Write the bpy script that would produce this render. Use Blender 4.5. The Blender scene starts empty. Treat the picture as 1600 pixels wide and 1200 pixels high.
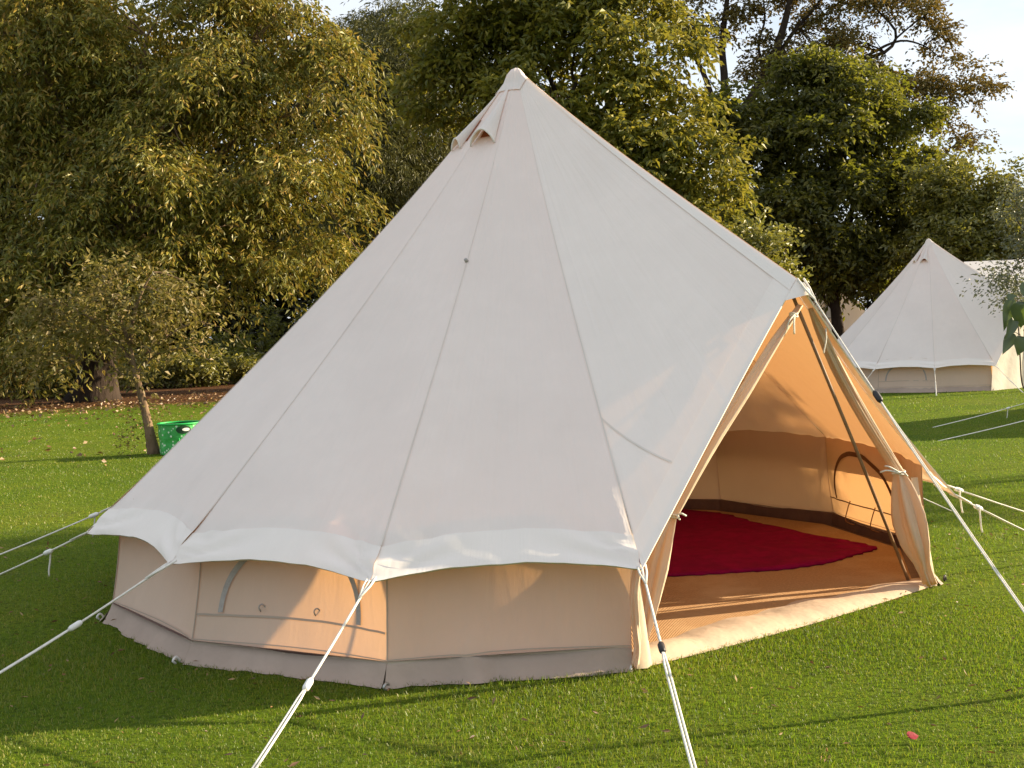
import bpy, math, random
import numpy as np
from mathutils import Vector, Matrix

random.seed(7)
SC = bpy.context.scene
COL = SC.collection

# ------------------------------------------------------------------ camera
F_PX, PITCH, CAM_H, ROLL = 1854.09, 0.0425, 1.4922, 0.0411
cd = bpy.data.cameras.new('camera')
cam = bpy.data.objects.new('camera', cd)
COL.objects.link(cam)
cd.sensor_width = 36.0
cd.lens = F_PX / 1600 * 36
cd.clip_start, cd.clip_end = 0.1, 3000
_R0 = Vector((1, 0, 0)); _F = Vector((0, math.cos(PITCH), -math.sin(PITCH))); _U0 = Vector((0, math.sin(PITCH), math.cos(PITCH)))
_R = math.cos(ROLL) * _R0 - math.sin(ROLL) * _U0
_U = math.sin(ROLL) * _R0 + math.cos(ROLL) * _U0
M = Matrix.Identity(4)
for i in range(3):
    M[i][0], M[i][1], M[i][2] = _R[i], _U[i], -_F[i]
M[2][3] = CAM_H
cam.matrix_world = M
SC.camera = cam

# ------------------------------------------------------------------ sky, sun, exposure
SUN_AZ, SUN_EL = math.radians(13.0), math.radians(18.0)
w = bpy.data.worlds.new('World'); SC.world = w; w.use_nodes = True
nt = w.node_tree; nt.nodes.clear()
wo = nt.nodes.new('ShaderNodeOutputWorld'); bg = nt.nodes.new('ShaderNodeBackground')
sky = nt.nodes.new('ShaderNodeTexSky'); sky.sky_type = 'NISHITA'; sky.sun_disc = False
sky.sun_elevation = SUN_EL; sky.sun_rotation = math.pi / 2 - SUN_AZ
sky.air_density = 1.0; sky.dust_density = 1.6; sky.ozone_density = 1.0
tc = nt.nodes.new('ShaderNodeTexCoord'); mp = nt.nodes.new('ShaderNodeMapping')
mp.inputs['Scale'].default_value = (1.0, 1.0, 3.4)
ns = nt.nodes.new('ShaderNodeTexNoise'); ns.inputs['Scale'].default_value = 3.2; ns.inputs['Detail'].default_value = 7; ns.inputs['Roughness'].default_value = 0.55
rp = nt.nodes.new('ShaderNodeValToRGB'); rp.color_ramp.elements[0].position = 0.30; rp.color_ramp.elements[1].position = 0.54
cm = nt.nodes.new('ShaderNodeMixRGB'); cm.inputs[1].default_value = (1.75, 2.05, 2.45, 1); cm.inputs[2].default_value = (2.55, 2.66, 2.82, 1)
mx = nt.nodes.new('ShaderNodeMixRGB'); mx.inputs[0].default_value = 0.88
nt.links.new(tc.outputs['Generated'], mp.inputs[0]); nt.links.new(mp.outputs[0], ns.inputs[0])
nt.links.new(ns.outputs[0], rp.inputs[0]); nt.links.new(rp.outputs[0], cm.inputs[0]); nt.links.new(cm.outputs[0], mx.inputs[2])
nt.links.new(sky.outputs[0], mx.inputs[1]); nt.links.new(mx.outputs[0], bg.inputs[0])
bg.inputs[1].default_value = 0.135
nt.links.new(bg.outputs[0], wo.inputs[0])

sl = bpy.data.lights.new('sun', 'SUN'); sun = bpy.data.objects.new('sun', sl); COL.objects.link(sun)
sl.energy = 5.0; sl.angle = math.radians(0.6); sl.color = (1.0, 0.83, 0.58)
SD = Vector((math.cos(SUN_EL) * math.cos(SUN_AZ), math.cos(SUN_EL) * math.sin(SUN_AZ), math.sin(SUN_EL)))
sun.rotation_euler = (-SD).to_track_quat('-Z', 'Y').to_euler()
sun.location = (30, 0, 20)

SC.view_settings.view_transform = 'Standard'; SC.view_settings.look = 'None'
SC.view_settings.exposure = 1.48; SC.view_settings.gamma = 1.0; SC.view_settings.use_curve_mapping = False
SC.render.engine = 'CYCLES'
SC.cycles.use_denoising = True
SC.cycles.max_bounces = 8; SC.cycles.diffuse_bounces = 5; SC.cycles.transmission_bounces = 6; SC.cycles.glossy_bounces = 3

# ------------------------------------------------------------------ helpers
def ray(px, py):
    X = (px - 800) / F_PX; Y = (600 - py) / F_PX
    return np.array(_F + _R * X + _U * Y)
def at(px, py, y):
    """point in the place seen at photo pixel (px,py), y metres ahead"""
    d = ray(px, py); t = y / d[1]
    return np.array([d[0] * t, y, CAM_H + d[2] * t])
def ground(px, py, z=0.0):
    d = ray(px, py); t = (z - CAM_H) / d[2]
    return np.array([d[0] * t, d[1] * t, z])
def ppm(y): return F_PX / y

def tag(o, label=None, cat=None, group=None, kind=None):
    if label: o['label'] = label
    if cat: o['category'] = cat
    if group: o['group'] = group
    if kind: o['kind'] = kind
    return o
def empty(name, loc, label, cat, group=None):
    o = bpy.data.objects.new(name, None); COL.objects.link(o); o.location = tuple(loc); o.empty_display_size = 0.2
    return tag(o, label, cat, group)
def mesh(name, V, Fc, mat, parent=None, smooth=True, uv=None):
    """V: Nx3 world coordinates (local to the parent's location when it has one)."""
    V = np.asarray(V, dtype=np.float32)
    me = bpy.data.meshes.new(name)
    if isinstance(Fc, np.ndarray):
        n, k = Fc.shape
        me.vertices.add(len(V)); me.vertices.foreach_set('co', V.ravel())
        me.loops.add(n * k); me.loops.foreach_set('vertex_index', Fc.ravel().astype(np.int32))
        me.polygons.add(n); me.polygons.foreach_set('loop_start', np.arange(0, n * k, k, dtype=np.int32))
        me.polygons.foreach_set('loop_total', np.full(n, k, dtype=np.int32))
        me.update(calc_edges=True)
    else:
        me.from_pydata([tuple(map(float, v)) for v in V], [], [list(map(int, f)) for f in Fc]); me.update()
    me.polygons.foreach_set('use_smooth', np.full(len(me.polygons), smooth, dtype=bool))
    if uv is not None:
        ul = me.uv_layers.new(name='UVMap'); li = np.empty(len(me.loops), dtype=np.int32); me.loops.foreach_get('vertex_index', li)
        ul.data.foreach_set('uv', np.asarray(uv, dtype=np.float32)[li].ravel())
    if mat: me.materials.append(mat)
    o = bpy.data.objects.new(name, me); COL.objects.link(o)
    if parent:
        o.parent = parent
        base = np.array(parent.location) if parent.type == 'EMPTY' else None
        if base is not None:
            me.vertices.foreach_set('co', (V - base.astype(np.float32)).ravel())
        else:
            g = parent
            while g.parent: g = g.parent
            if g.type == 'EMPTY': me.vertices.foreach_set('co', (V - np.array(g.location, dtype=np.float32)).ravel())
    me.update()
    return o
class MB:
    def __init__(s): s.v = []; s.f = []; s.uv = []; s.n = 0
    def add(s, V, Fc, uv=None):
        V = np.asarray(V, float); s.v.append(V); s.f += [[i + s.n for i in f] for f in Fc]
        s.uv.append(np.zeros((len(V), 2)) if uv is None else np.asarray(uv, float)); s.n += len(V)
    def build(s, name, mat, parent=None, smooth=True):
        return mesh(name, np.vstack(s.v), s.f, mat, parent, smooth, np.vstack(s.uv))
def grid_faces(nu, nv, wrap=False):
    f = []
    for i in range(nu - (0 if wrap else 1)):
        for j in range(nv - 1):
            a = i * nv + j; b = ((i + 1) % nu) * nv + j
            f.append([a, b, b + 1, a + 1])
    return f
def tube_data(path, rad, sides=8, cap=True, flute=0, fl_amp=0.0, flat=1.0, seed=0):
    P = np.asarray(path, float); n = len(P)
    rad = np.broadcast_to(np.asarray(rad, float), (n,))
    T = np.gradient(P, axis=0); T /= np.linalg.norm(T, axis=1)[:, None] + 1e-9
    ref = np.array([0, 0, 1.0]) if abs(T[0][2]) < 0.9 else np.array([1.0, 0, 0])
    V = []; a = np.linspace(0, 2 * math.pi, sides, endpoint=False)
    N = np.cross(T[0], ref); N /= np.linalg.norm(N)
    for i in range(n):
        N = N - T[i] * np.dot(N, T[i]); N /= np.linalg.norm(N) + 1e-9
        B = np.cross(T[i], N)
        r = rad[i] * (1 + fl_amp * np.sin(flute * a + seed + 0.6 * math.sin(i * .5 + seed)) + fl_amp * .5 * np.sin((flute * 2 + 1) * a + seed * 2 + i * .15)) if flute else np.full(sides, rad[i])
        V.append(P[i] + np.outer(np.cos(a) * r, N) + np.outer(np.sin(a) * r * flat, B))
    V = np.vstack(V); f = []
    for i in range(n - 1):
        for j in range(sides):
            k = (j + 1) % sides
            f.append([i * sides + j, i * sides + k, (i + 1) * sides + k, (i + 1) * sides + j])
    if cap: f.append(list(range(sides))[::-1]); f.append(list(range((n - 1) * sides, n * sides)))
    return V, f
def tube(name, path, rad, mat, parent=None, sides=8, **k):
    V, f = tube_data(path, rad, sides, **k)
    return mesh(name, V, f, mat, parent)
def curve(pts, n=24):
    """smooth Catmull-Rom path through points"""
    P = np.asarray(pts, float); P = np.vstack([2 * P[0] - P[1], P, 2 * P[-1] - P[-2]]); out = []
    m = len(P) - 3
    for q in np.linspace(0, m, n):
        i = min(int(q), m - 1); t = q - i; a, b, c, d = P[i:i + 4]
        out.append(.5 * (2 * b + (c - a) * t + (2 * a - 5 * b + 4 * c - d) * t * t + (3 * b - a - 3 * c + d) * t ** 3))
    return np.array(out)
def box_data(c, s, rotz=0.0):
    x, y, z = np.array(s) / 2
    V = np.array([[sx * x, sy * y, sz * z] for sx in (-1, 1) for sy in (-1, 1) for sz in (-1, 1)])
    cr, sr = math.cos(rotz), math.sin(rotz)
    V = V @ np.array([[cr, sr, 0], [-sr, cr, 0], [0, 0, 1]]) + np.array(c)
    return V, [[0, 1, 3, 2], [4, 6, 7, 5], [0, 4, 5, 1], [2, 3, 7, 6], [0, 2, 6, 4], [1, 5, 7, 3]]

# ------------------------------------------------------------------ materials
class NT:
    def __init__(s, name):
        s.m = bpy.data.materials.new(name); s.m.use_nodes = True; s.t = s.m.node_tree; s.t.nodes.clear()
        s.out = s.n('ShaderNodeOutputMaterial')
    def n(s, typ, **k):
        x = s.t.nodes.new(typ)
        for a, v in k.items(): setattr(x, a, v)
        return x
    def l(s, a, b): s.t.links.new(a, b)
    def noise(s, scale, detail=4, rough=.55, vec=None, dist=0.0):
        x = s.n('ShaderNodeTexNoise'); x.inputs['Scale'].default_value = scale; x.inputs['Detail'].default_value = detail
        x.inputs['Roughness'].default_value = rough; x.inputs['Distortion'].default_value = dist
        if vec is not None: s.l(vec, x.inputs[0])
        return x.outputs[0]
    def ramp(s, fac, stops):
        x = s.n('ShaderNodeValToRGB'); e = x.color_ramp.elements
        while len(e) < len(stops): e.new(.5)
        for q, (p, c) in zip(e, stops): q.position = p; q.color = (*c, 1)
        s.l(fac, x.inputs[0]); return x.outputs[0]
    def coord(s, which='Object', scale=None):
        x = s.n('ShaderNodeTexCoord').outputs[which]
        if scale is None: return x
        m = s.n('ShaderNodeMapping'); m.inputs['Scale'].default_value = scale; s.l(x, m.inputs[0]); return m.outputs[0]
    def bump(s, h, strength=.3, dist=.01, nrm=None):
        x = s.n('ShaderNodeBump'); x.inputs['Strength'].default_value = strength; x.inputs['Distance'].default_value = dist
        s.l(h, x.inputs['Height'])
        if nrm is not None: s.l(nrm, x.inputs['Normal'])
        return x.outputs[0]
    def mix(s, a, b, fac, mode='MIX'):
        x = s.n('ShaderNodeMixRGB', blend_type=mode)
        for i, v in ((0, fac), (1, a), (2, b)):
            if hasattr(v, 'node'): s.l(v, x.inputs[i])
            elif i == 0: x.inputs[0].default_value = v
            else: x.inputs[i].default_value = (*v, 1)
        return x.outputs[0]
def setc(sock, nt_, v):
    if hasattr(v, 'node'): nt_.l(v, sock)
    else: sock.default_value = (*v, 1)
def cloth(name, col, tcol, fac, stain=0.06, weave=900, uvw=True, wrinkle=.35):
    q = NT(name)
    ob = q.coord('Object')
    n1 = q.noise(1.7, 6, .6, ob); n2 = q.noise(9, 5, .6, ob)
    c = q.mix(col, tuple(v * (1 - stain * 3) for v in col), q.ramp(n1, [(.42, (0, 0, 0)), (.75, (1, 1, 1))]))
    c = q.mix(c, tuple(v * (1 - stain) for v in col), q.ramp(n2, [(.4, (0, 0, 0)), (.7, (1, 1, 1))]))
    uv = q.coord('UV', (9, 1.1, 1))
    wr = q.noise(1.5, 4, .5, uv, .4) if uvw else q.noise(6, 3, .5, ob)
    fine = q.noise(weave, 1, .5, ob)
    b = q.bump(wr, wrinkle, .03); b = q.bump(fine, .18, .002, b)
    d = q.n('ShaderNodeBsdfDiffuse'); setc(d.inputs[0], q, c); q.l(b, d.inputs['Normal'])
    t = q.n('ShaderNodeBsdfTranslucent'); setc(t.inputs[0], q, tcol); q.l(b, t.inputs['Normal'])
    m = q.n('ShaderNodeMixShader'); m.inputs[0].default_value = fac
    q.l(d.outputs[0], m.inputs[1]); q.l(t.outputs[0], m.inputs[2]); q.l(m.outputs[0], q.out.inputs[0])
    return q.m
def solid(name, c1, c2, scale=8, rough=.8, bump=.3, bscale=30, bdist=.01, stretch=(1, 1, 1), spec=.3, metal=0.0):
    q = NT(name); ob = q.coord('Object', stretch)
    c = q.mix(c1, c2, q.ramp(q.noise(scale, 6, .6, ob), [(.35, (0, 0, 0)), (.68, (1, 1, 1))]))
    p = q.n('ShaderNodeBsdfPrincipled'); q.l(c, p.inputs['Base Color']); p.inputs['Roughness'].default_value = rough
    p.inputs['Specular IOR Level'].default_value = spec; p.inputs['Metallic'].default_value = metal
    q.l(q.bump(q.noise(bscale, 5, .6, ob), bump, bdist), p.inputs['Normal'])
    q.l(p.outputs[0], q.out.inputs[0]); return q.m
def leafmat(name, cols, tcols, tfac=.35, gloss=.06, patch=None):
    """leaf colour varies leaf by leaf"""
    q = NT(name); g = q.n('ShaderNodeNewGeometry').outputs['Random Per Island']
    st = [(i / max(1, len(cols) - 1), c) for i, c in enumerate(cols)]
    ts = [(i / max(1, len(tcols) - 1), c) for i, c in enumerate(tcols)]
    c = q.ramp(g, st); t = q.ramp(g, ts)
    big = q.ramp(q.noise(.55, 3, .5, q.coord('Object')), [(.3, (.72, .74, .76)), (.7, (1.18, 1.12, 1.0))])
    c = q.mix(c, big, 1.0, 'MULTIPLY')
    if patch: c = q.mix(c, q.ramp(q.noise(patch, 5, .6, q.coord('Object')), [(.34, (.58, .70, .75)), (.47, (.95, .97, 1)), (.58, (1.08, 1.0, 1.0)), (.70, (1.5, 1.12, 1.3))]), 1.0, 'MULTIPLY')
    d = q.n('ShaderNodeBsdfDiffuse'); q.l(c, d.inputs[0])
    tr = q.n('ShaderNodeBsdfTranslucent'); q.l(t, tr.inputs[0])
    gl = q.n('ShaderNodeBsdfGlossy'); gl.inputs['Roughness'].default_value = .5; gl.inputs[0].default_value = (1, 1, 1, 1)
    m = q.n('ShaderNodeMixShader'); m.inputs[0].default_value = tfac; q.l(d.outputs[0], m.inputs[1]); q.l(tr.outputs[0], m.inputs[2])
    m2 = q.n('ShaderNodeMixShader'); m2.inputs[0].default_value = gloss; q.l(m.outputs[0], m2.inputs[1]); q.l(gl.outputs[0], m2.inputs[2])
    q.l(m2.outputs[0], q.out.inputs[0]); return q.m

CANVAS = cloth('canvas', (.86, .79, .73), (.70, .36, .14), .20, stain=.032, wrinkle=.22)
CANVAS2 = cloth('canvas_double', (.84, .775, .715), (.64, .34, .13), .09, stain=.02, wrinkle=.20)
GABLE = cloth('canvas_gable', (.825, .755, .695), (.66, .34, .13), .09, stain=.03, wrinkle=.22)
DOORC = cloth('canvas_door', (.64, .59, .52), (.6, .4, .2), .10, stain=.03, uvw=False)
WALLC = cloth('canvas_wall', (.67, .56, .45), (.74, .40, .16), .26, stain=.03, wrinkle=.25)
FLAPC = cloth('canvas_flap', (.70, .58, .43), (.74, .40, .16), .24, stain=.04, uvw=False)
SKIRT = cloth('mud_flap_cloth', (.46, .36, .295), (.3, .2, .13), .08, stain=.08, uvw=False, wrinkle=.6)
WSEAM = cloth('wall_seam', (.46, .39, .32), (.5, .3, .15), .15, uvw=False)
SEAM = cloth('seam_tape', (.75, .695, .635), (.5, .33, .18), .15, uvw=False)
ZIP = solid('zip_tape', (.33, .30, .28), (.40, .37, .34), 60, .8, .4, 400, .002)
ZIPIN = solid('brown_zip', (.16, .08, .035), (.22, .11, .05), 60, .8)
VENTM = solid('vent_mouth_glow', (.30, .10, .04), (.22, .07, .03), 60, .8)  # orange-brown stands for the light glowing inside the hood mouth
ROPE = solid('white_rope', (.76, .73, .66), (.62, .58, .50), 60, .8, .6, 500, .002)
WOODP = solid('door_pole_paint', (.19, .11, .06), (.26, .16, .09), 12, .55)
PLAST = solid('white_plastic', (.78, .76, .72), (.70, .67, .62), 40, .4)
BLACK = solid('black_plastic', (.02, .02, .02), (.035, .03, .03), 40, .5)
STEEL = solid('galvanised_steel', (.45, .44, .42), (.3, .29, .27), 40, .4, metal=.8)
GSHEET = solid('groundsheet_brown', (.11, .065, .06), (.15, .09, .075), 10, .6, .5, 20, .01)
SILLM = cloth('sill_cloth', (.58, .45, .33), (.6, .4, .2), .1, stain=.07, uvw=False, wrinkle=.5)

# coir matting: woven rows
q = NT('coir_matting'); ob = q.coord('Object')
wv = q.n('ShaderNodeTexWave'); wv.inputs['Scale'].default_value = 42; wv.inputs['Distortion'].default_value = 1.2; wv.inputs['Detail'].default_value = 2; q.l(ob, wv.inputs[0])
wv2 = q.n('ShaderNodeTexWave', bands_direction='Y'); wv2.inputs['Scale'].default_value = 30; wv2.inputs['Distortion'].default_value = 1.0; q.l(ob, wv2.inputs[0])
hh = q.mix(wv.outputs[0], wv2.outputs[0], .5)
c = q.mix((.66, .40, .20), (.48, .27, .12), q.ramp(q.noise(70, 4, .7, ob), [(.35, (0, 0, 0)), (.7, (1, 1, 1))]))
c = q.mix(c, (.74, .50, .28), q.ramp(q.noise(2.2, 5, .6, ob), [(.5, (0, 0, 0)), (.75, (1, 1, 1))]))
c = q.mix(c, (.2, .1, .045), q.ramp(hh, [(.0, (1, 1, 1)), (.35, (0, 0, 0))]))
p = q.n('ShaderNodeBsdfPrincipled'); q.l(c, p.inputs['Base Color']); p.inputs['Roughness'].default_value = .8; p.inputs['Specular IOR Level'].default_value = .15
q.l(q.bump(hh, .9, .012), p.inputs['Normal']); q.l(p.outputs[0], q.out.inputs[0]); COIR = q.m
RUG = solid('red_rug_pile', (.23, .004, .052), (.155, .004, .036), 14, .95, .8, 160, .006, spec=.05)

# lawn and forest floor
q = NT('lawn_ground'); ob = q.coord('Object')
g1 = q.ramp(q.noise(.35, 6, .6, ob), [(.3, (.068, .120, .006)), (.5, (.106, .155, .010)), (.72, (.15, .178, .016))])
g1 = q.mix(g1, (.105, .090, .032), q.ramp(q.noise(1.6, 6, .65, ob), [(.56, (0, 0, 0)), (.78, (.75, .75, .75))]))
g1 = q.mix(g1, (.020, .032, .006), q.ramp(q.noise(26, 5, .7, ob), [(.46, (0, 0, 0)), (.66, (.8, .8, .8))]))
litter = q.ramp(q.noise(3.0, 8, .75, ob), [(.25, (.028, .014, .008)), (.5, (.085, .040, .018)), (.7, (.17, .085, .035))])
sp = q.n('ShaderNodeSeparateXYZ'); q.l(ob, sp.inputs[0])
def math_(op, a, b=None):
    x = q.n('ShaderNodeMath', operation=op)
    for i, v in enumerate((a, b)):
        if v is None: continue
        if hasattr(v, 'node'): q.l(v, x.inputs[i])
        else: x.inputs[i].default_value = v
    return x.outputs[0]
# forest edge: y > 28.5 on the left, falling back to the right
edge = math_('ADD', sp.outputs[1], math_('MULTIPLY', sp.outputs[0], -.55))
edge = math_('ADD', edge, math_('MULTIPLY', math_('SUBTRACT', q.noise(.30, 7, .65, ob), .5), 9.0))
fac = math_('MULTIPLY', math_('SUBTRACT', edge, 35.0), .45)
fx = q.n('ShaderNodeClamp'); q.l(fac, fx.inputs[0])
c = q.mix(g1, litter, fx.outputs[0])
p = q.n('ShaderNodeBsdfPrincipled'); q.l(c, p.inputs['Base Color']); p.inputs['Roughness'].default_value = .95; p.inputs['Specular IOR Level'].default_value = .05
b = q.bump(q.noise(38, 6, .7, ob), .7, .05); b = q.bump(q.noise(2.0, 3, .5, ob), .3, .12, b); q.l(b, p.inputs['Normal']); q.l(p.outputs[0], q.out.inputs[0]); LAWN = q.m

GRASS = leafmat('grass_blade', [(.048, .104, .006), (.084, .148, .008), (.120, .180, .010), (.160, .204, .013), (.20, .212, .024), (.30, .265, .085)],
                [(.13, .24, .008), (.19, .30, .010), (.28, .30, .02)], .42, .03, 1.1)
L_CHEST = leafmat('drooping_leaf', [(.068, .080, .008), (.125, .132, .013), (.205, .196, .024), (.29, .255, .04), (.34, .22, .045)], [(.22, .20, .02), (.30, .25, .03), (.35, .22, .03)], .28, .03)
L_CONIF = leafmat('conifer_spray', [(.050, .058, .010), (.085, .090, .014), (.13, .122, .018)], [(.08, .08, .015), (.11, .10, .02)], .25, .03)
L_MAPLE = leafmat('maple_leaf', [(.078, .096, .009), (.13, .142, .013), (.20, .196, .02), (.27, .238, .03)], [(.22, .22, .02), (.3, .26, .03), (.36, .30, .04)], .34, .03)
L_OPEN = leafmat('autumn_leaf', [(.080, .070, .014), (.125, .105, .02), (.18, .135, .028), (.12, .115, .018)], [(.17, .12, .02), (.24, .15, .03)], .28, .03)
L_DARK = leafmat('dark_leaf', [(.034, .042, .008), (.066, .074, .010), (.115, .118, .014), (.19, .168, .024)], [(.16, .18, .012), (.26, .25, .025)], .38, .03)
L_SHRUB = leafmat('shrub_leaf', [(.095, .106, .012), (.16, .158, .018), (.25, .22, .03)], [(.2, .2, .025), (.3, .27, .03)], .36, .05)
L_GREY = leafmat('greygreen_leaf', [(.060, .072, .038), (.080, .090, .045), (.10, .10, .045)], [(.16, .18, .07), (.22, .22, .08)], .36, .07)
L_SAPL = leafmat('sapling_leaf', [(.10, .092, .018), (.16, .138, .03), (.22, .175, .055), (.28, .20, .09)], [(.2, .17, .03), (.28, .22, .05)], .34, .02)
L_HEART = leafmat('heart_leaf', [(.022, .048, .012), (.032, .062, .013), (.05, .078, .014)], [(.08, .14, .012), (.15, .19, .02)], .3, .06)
L_WOOD = leafmat('far_leaf_shade', [(.020, .022, .008), (.030, .031, .009), (.042, .042, .011)], [(.04, .04, .010), (.05, .05, .012)], .12, .02)  # leaf colours darkened to carry the shade inside the wood
BARK = solid('bark_dark', (.055, .040, .030), (.028, .020, .015), 6, .95, 1.0, 14, .05, (1, 1, .25), .1)
BARKR = solid('bark_red', (.16, .075, .045), (.085, .040, .026), 6, .95, 1.0, 14, .04, (1, 1, .25), .1)
BARKL = solid('bark_limb', (.24, .165, .10), (.13, .085, .055), 6, .95, .9, 20, .03, (1, 1, .3), .1)
BARKP = solid('bark_pale', (.14, .105, .075), (.075, .055, .040), 10, .95, .9, 30, .02, (1, 1, .3), .1)

# ------------------------------------------------------------------ ground
def ground_sheet():
    V = []; f = []
    rad = [0, 4, 8, 14, 22, 34, 50, 80, 140, 300, 900]; n = 48
    V.append((0, 0, 0))
    for r in rad[1:]:
        for k in range(n): V.append((r * math.cos(2 * math.pi * k / n), r * math.sin(2 * math.pi * k / n), 0))
    for k in range(n): f.append([0, 1 + k, 1 + (k + 1) % n])
    for i in range(len(rad) - 2):
        for k in range(n):
            a = 1 + i * n + k; b = 1 + i * n + (k + 1) % n
            f.append([a, a + n, b + n, b])
    return mesh('lawn', V, f, LAWN)
tag(ground_sheet(), kind='structure')

# ------------------------------------------------------------------ bell tents
NP = 12
STEP, DOOR = math.radians(25.53), math.radians(52.7)
def bezier(a, m, b, t): return (1 - t) ** 2 * a + 2 * t * (1 - t) * m + t * t * b

class Tent:
    def __init__(s, center, rot, label, group, near=False):
        s.c = np.array([*center, 0.0]); s.rot = rot; s.near = near; s.rng = np.random.default_rng(5 + int(near))
        s.root = empty('bell_tent', s.c, label, 'bell tent', group)
        th = [rot + DOOR / 2 + k * STEP for k in range(NP + 1)]
        pol = lambda r, a, z: s.c + np.array([r * math.cos(a), r * math.sin(a), z])
        s.base = [pol(2.5, a, 0) for a in th]; s.eave = [pol(2.607, a, .484) for a in th]
        s.apex = s.c + np.array([0, 0, 3.157]); s.peak = pol(2.257, rot, 1.698)
        s.out = np.array([math.cos(rot), math.sin(rot), 0]); s.side = np.array([-math.sin(rot), math.cos(rot), 0])
    # --- roof surface
    def panel(s, k):
        """boundary curve B(u) of a roof panel and its sag"""
        if k < NP: return (lambda u: s.eave[k] * (1 - u) + s.eave[k + 1] * u), .022, .075, .035
        if k == NP:     # left of the door: eave corner 12 up to the peak
            a, b = s.eave[NP], s.peak; m = (a + b) / 2 + (s.apex - (a + b) / 2) * .005
            return (lambda u: bezier(a, m, b, u)), .0, None, .03
        a, b = s.peak, s.eave[0]; m = (a + b) / 2 + (s.apex - (a + b) / 2) * .005
        return (lambda u: bezier(a, m, b, u)), .0, None, .03
    def sagv(s, k, u):
        if k < NP: return .075
        return .075 + (.03 - .075) * (u if k == NP else 1 - u)
    def rp(s, k, u, v, off=0.0):
        B, pull, _, ins = s.panel(k)
        su = math.sin(math.pi * u)
        def pos(u, v):
            su = math.sin(math.pi * u); b = B(u)
            q = s.apex + (b - s.apex) * (v * (1 - pull * su))
            ax = s.c + np.array([s.apex[0] - s.c[0], s.apex[1] - s.c[1], 0])
            inw = np.array([ax[0] - q[0], ax[1] - q[1], 0]); L = np.linalg.norm(inw); inw = inw / L if L > 1e-6 else inw
            sg = s.sagv(k, u) * math.sin(math.pi * min(1, v) ** .8) + ins * su * v
            if k < NP:   # creases running from the corners of the eave
                sg += (.0045 * math.sin(19 * u + 2.1 * k + 1.5 * v) + .003 * math.sin(41 * u + 3.7 * k - 3 * v)) * su * v ** 3
                for uu in (u, 1 - u):
                    d2 = math.hypot((1 - v) * 3.6, uu * 1.2)
                    sg += .0085 * math.sin(15 * math.atan2((1 - v) * 3.6, uu * 1.2 + .02) + k) * math.exp(-((d2 - .16) / .22) ** 2)
            return q + (inw - np.array([0, 0, .9])) * sg * .74
        q = pos(u, v)
        e = 1e-3; du = pos(min(1, u + e), v) - pos(max(0, u - e), v); dv = pos(u, v + e) - pos(u, v - e)
        n = np.cross(dv, du); L = np.linalg.norm(n); n = n / L if L > 0 else n
        if n[2] < 0: n = -n
        if np.dot(n, q - s.c) < 0 and n[2] < .2: n = -n
        return q + n * off
    def patch(s, mb, k, us, vs, off=0.0):
        V = []; uv = []
        for u in us:
            for v in vs: V.append(s.rp(k, u, v, off)); uv.append((k + u, v))
        mb.add(V, grid_faces(len(us), len(vs)), uv)
    def build_roof(s):
        nu, nv = (22, 40) if s.near else (8, 12)
        mb = MB(); LO = lambda k: .952 if k < NP else .955
        gb = MB()
        for k in range(NP + 2): s.patch(gb if k == NP else mb, k, np.linspace(0, 1, nu), np.concatenate([np.linspace(.02, .8, nv - nv // 3), np.linspace(.8, LO(k) + .002, nv // 3)[1:]]))
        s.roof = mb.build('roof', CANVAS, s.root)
        gb.build('door_gable', GABLE, s.roof)
        # eave hem: the doubled band along the edge, one per panel, with a small turn-in
        for k in range(NP + 2):
            h = MB(); lo = LO(k)
            us = np.linspace(0, 1, nu)
            s.patch(h, k, us, np.linspace(lo, 1.0015, 9), .003)
            V = []
            for u in us:
                a = s.rp(k, u, 1.0015, .003); b = s.rp(k, u, 1.0, -.006); V += [a, (a + b) / 2 - np.array([0, 0, .006]), b]
            h.add(V, grid_faces(nu, 3))
            h.build('hem', CANVAS2, s.roof)
        # seams
        for k in range(NP + 1):
            h = MB(); vv = np.linspace(.05, .952, 30 if s.near else 8)
            for kk, uu in ((k, np.linspace(0, .004, 2)), (k - 1, np.linspace(.996, 1, 2))):
                if kk < 0: continue
                s.patch(h, kk, uu, vv, .003)
            h.build('seam', SEAM, s.roof)
        h = MB()
        for kk, uu in ((NP, np.linspace(.955, 1, 3)), (NP + 1, np.linspace(0, .045, 3))): s.patch(h, kk, uu, np.linspace(.05, 1.0, 30), .005)
        h.build('ridge_tape', CANVAS2, s.roof)
        if s.near:
            h = MB(); V = []
            for t in np.linspace(0, 1, 20):
                for dd in (-.0022, .0022): V.append(s.rp(NP, .004 + .25 * t, .77 + (.953 - .77) * t + dd, .004))
            h.add(V, grid_faces(20, 2)); h.build('seam', SEAM, s.roof)
            q_ = s.rp(10, .999, .455, .008); n_ = s.rp(10, .999, .455, .03) - q_
            tube('toggle', [q_ - n_ * .3, q_ + n_ * .5], [.011, .009], ZIP, s.roof, 8)
        # peak cap
        V = []; n = 40; ax = s.apex; rings = [(.0, .032), (.012, .028), (.022, .012), (.030, -.01)]
        P = []
        for k in range(NP + 2):
            for u in (0, .2, .4, .6, .8): P.append([s.rp(k, u, v, .006) for v in (.055, .048, .04, .032)])
        P = P[:]; V = []
        for ring in P:
            top = ax + (ring[3] - ax) * np.array([.72, .72, .42]); top2 = ax + (ring[3] - ax) * np.array([.38, .38, .10])
            V += ring + [top, top2]
        m = 6; V = np.array(V); f = grid_faces(len(P), m, True); V = np.vstack([V, [ax + np.array([0, 0, .002])]])
        for i in range(len(P)): f.append([i * m + m - 1, ((i + 1) % len(P)) * m + m - 1, len(V) - 1])
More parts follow.
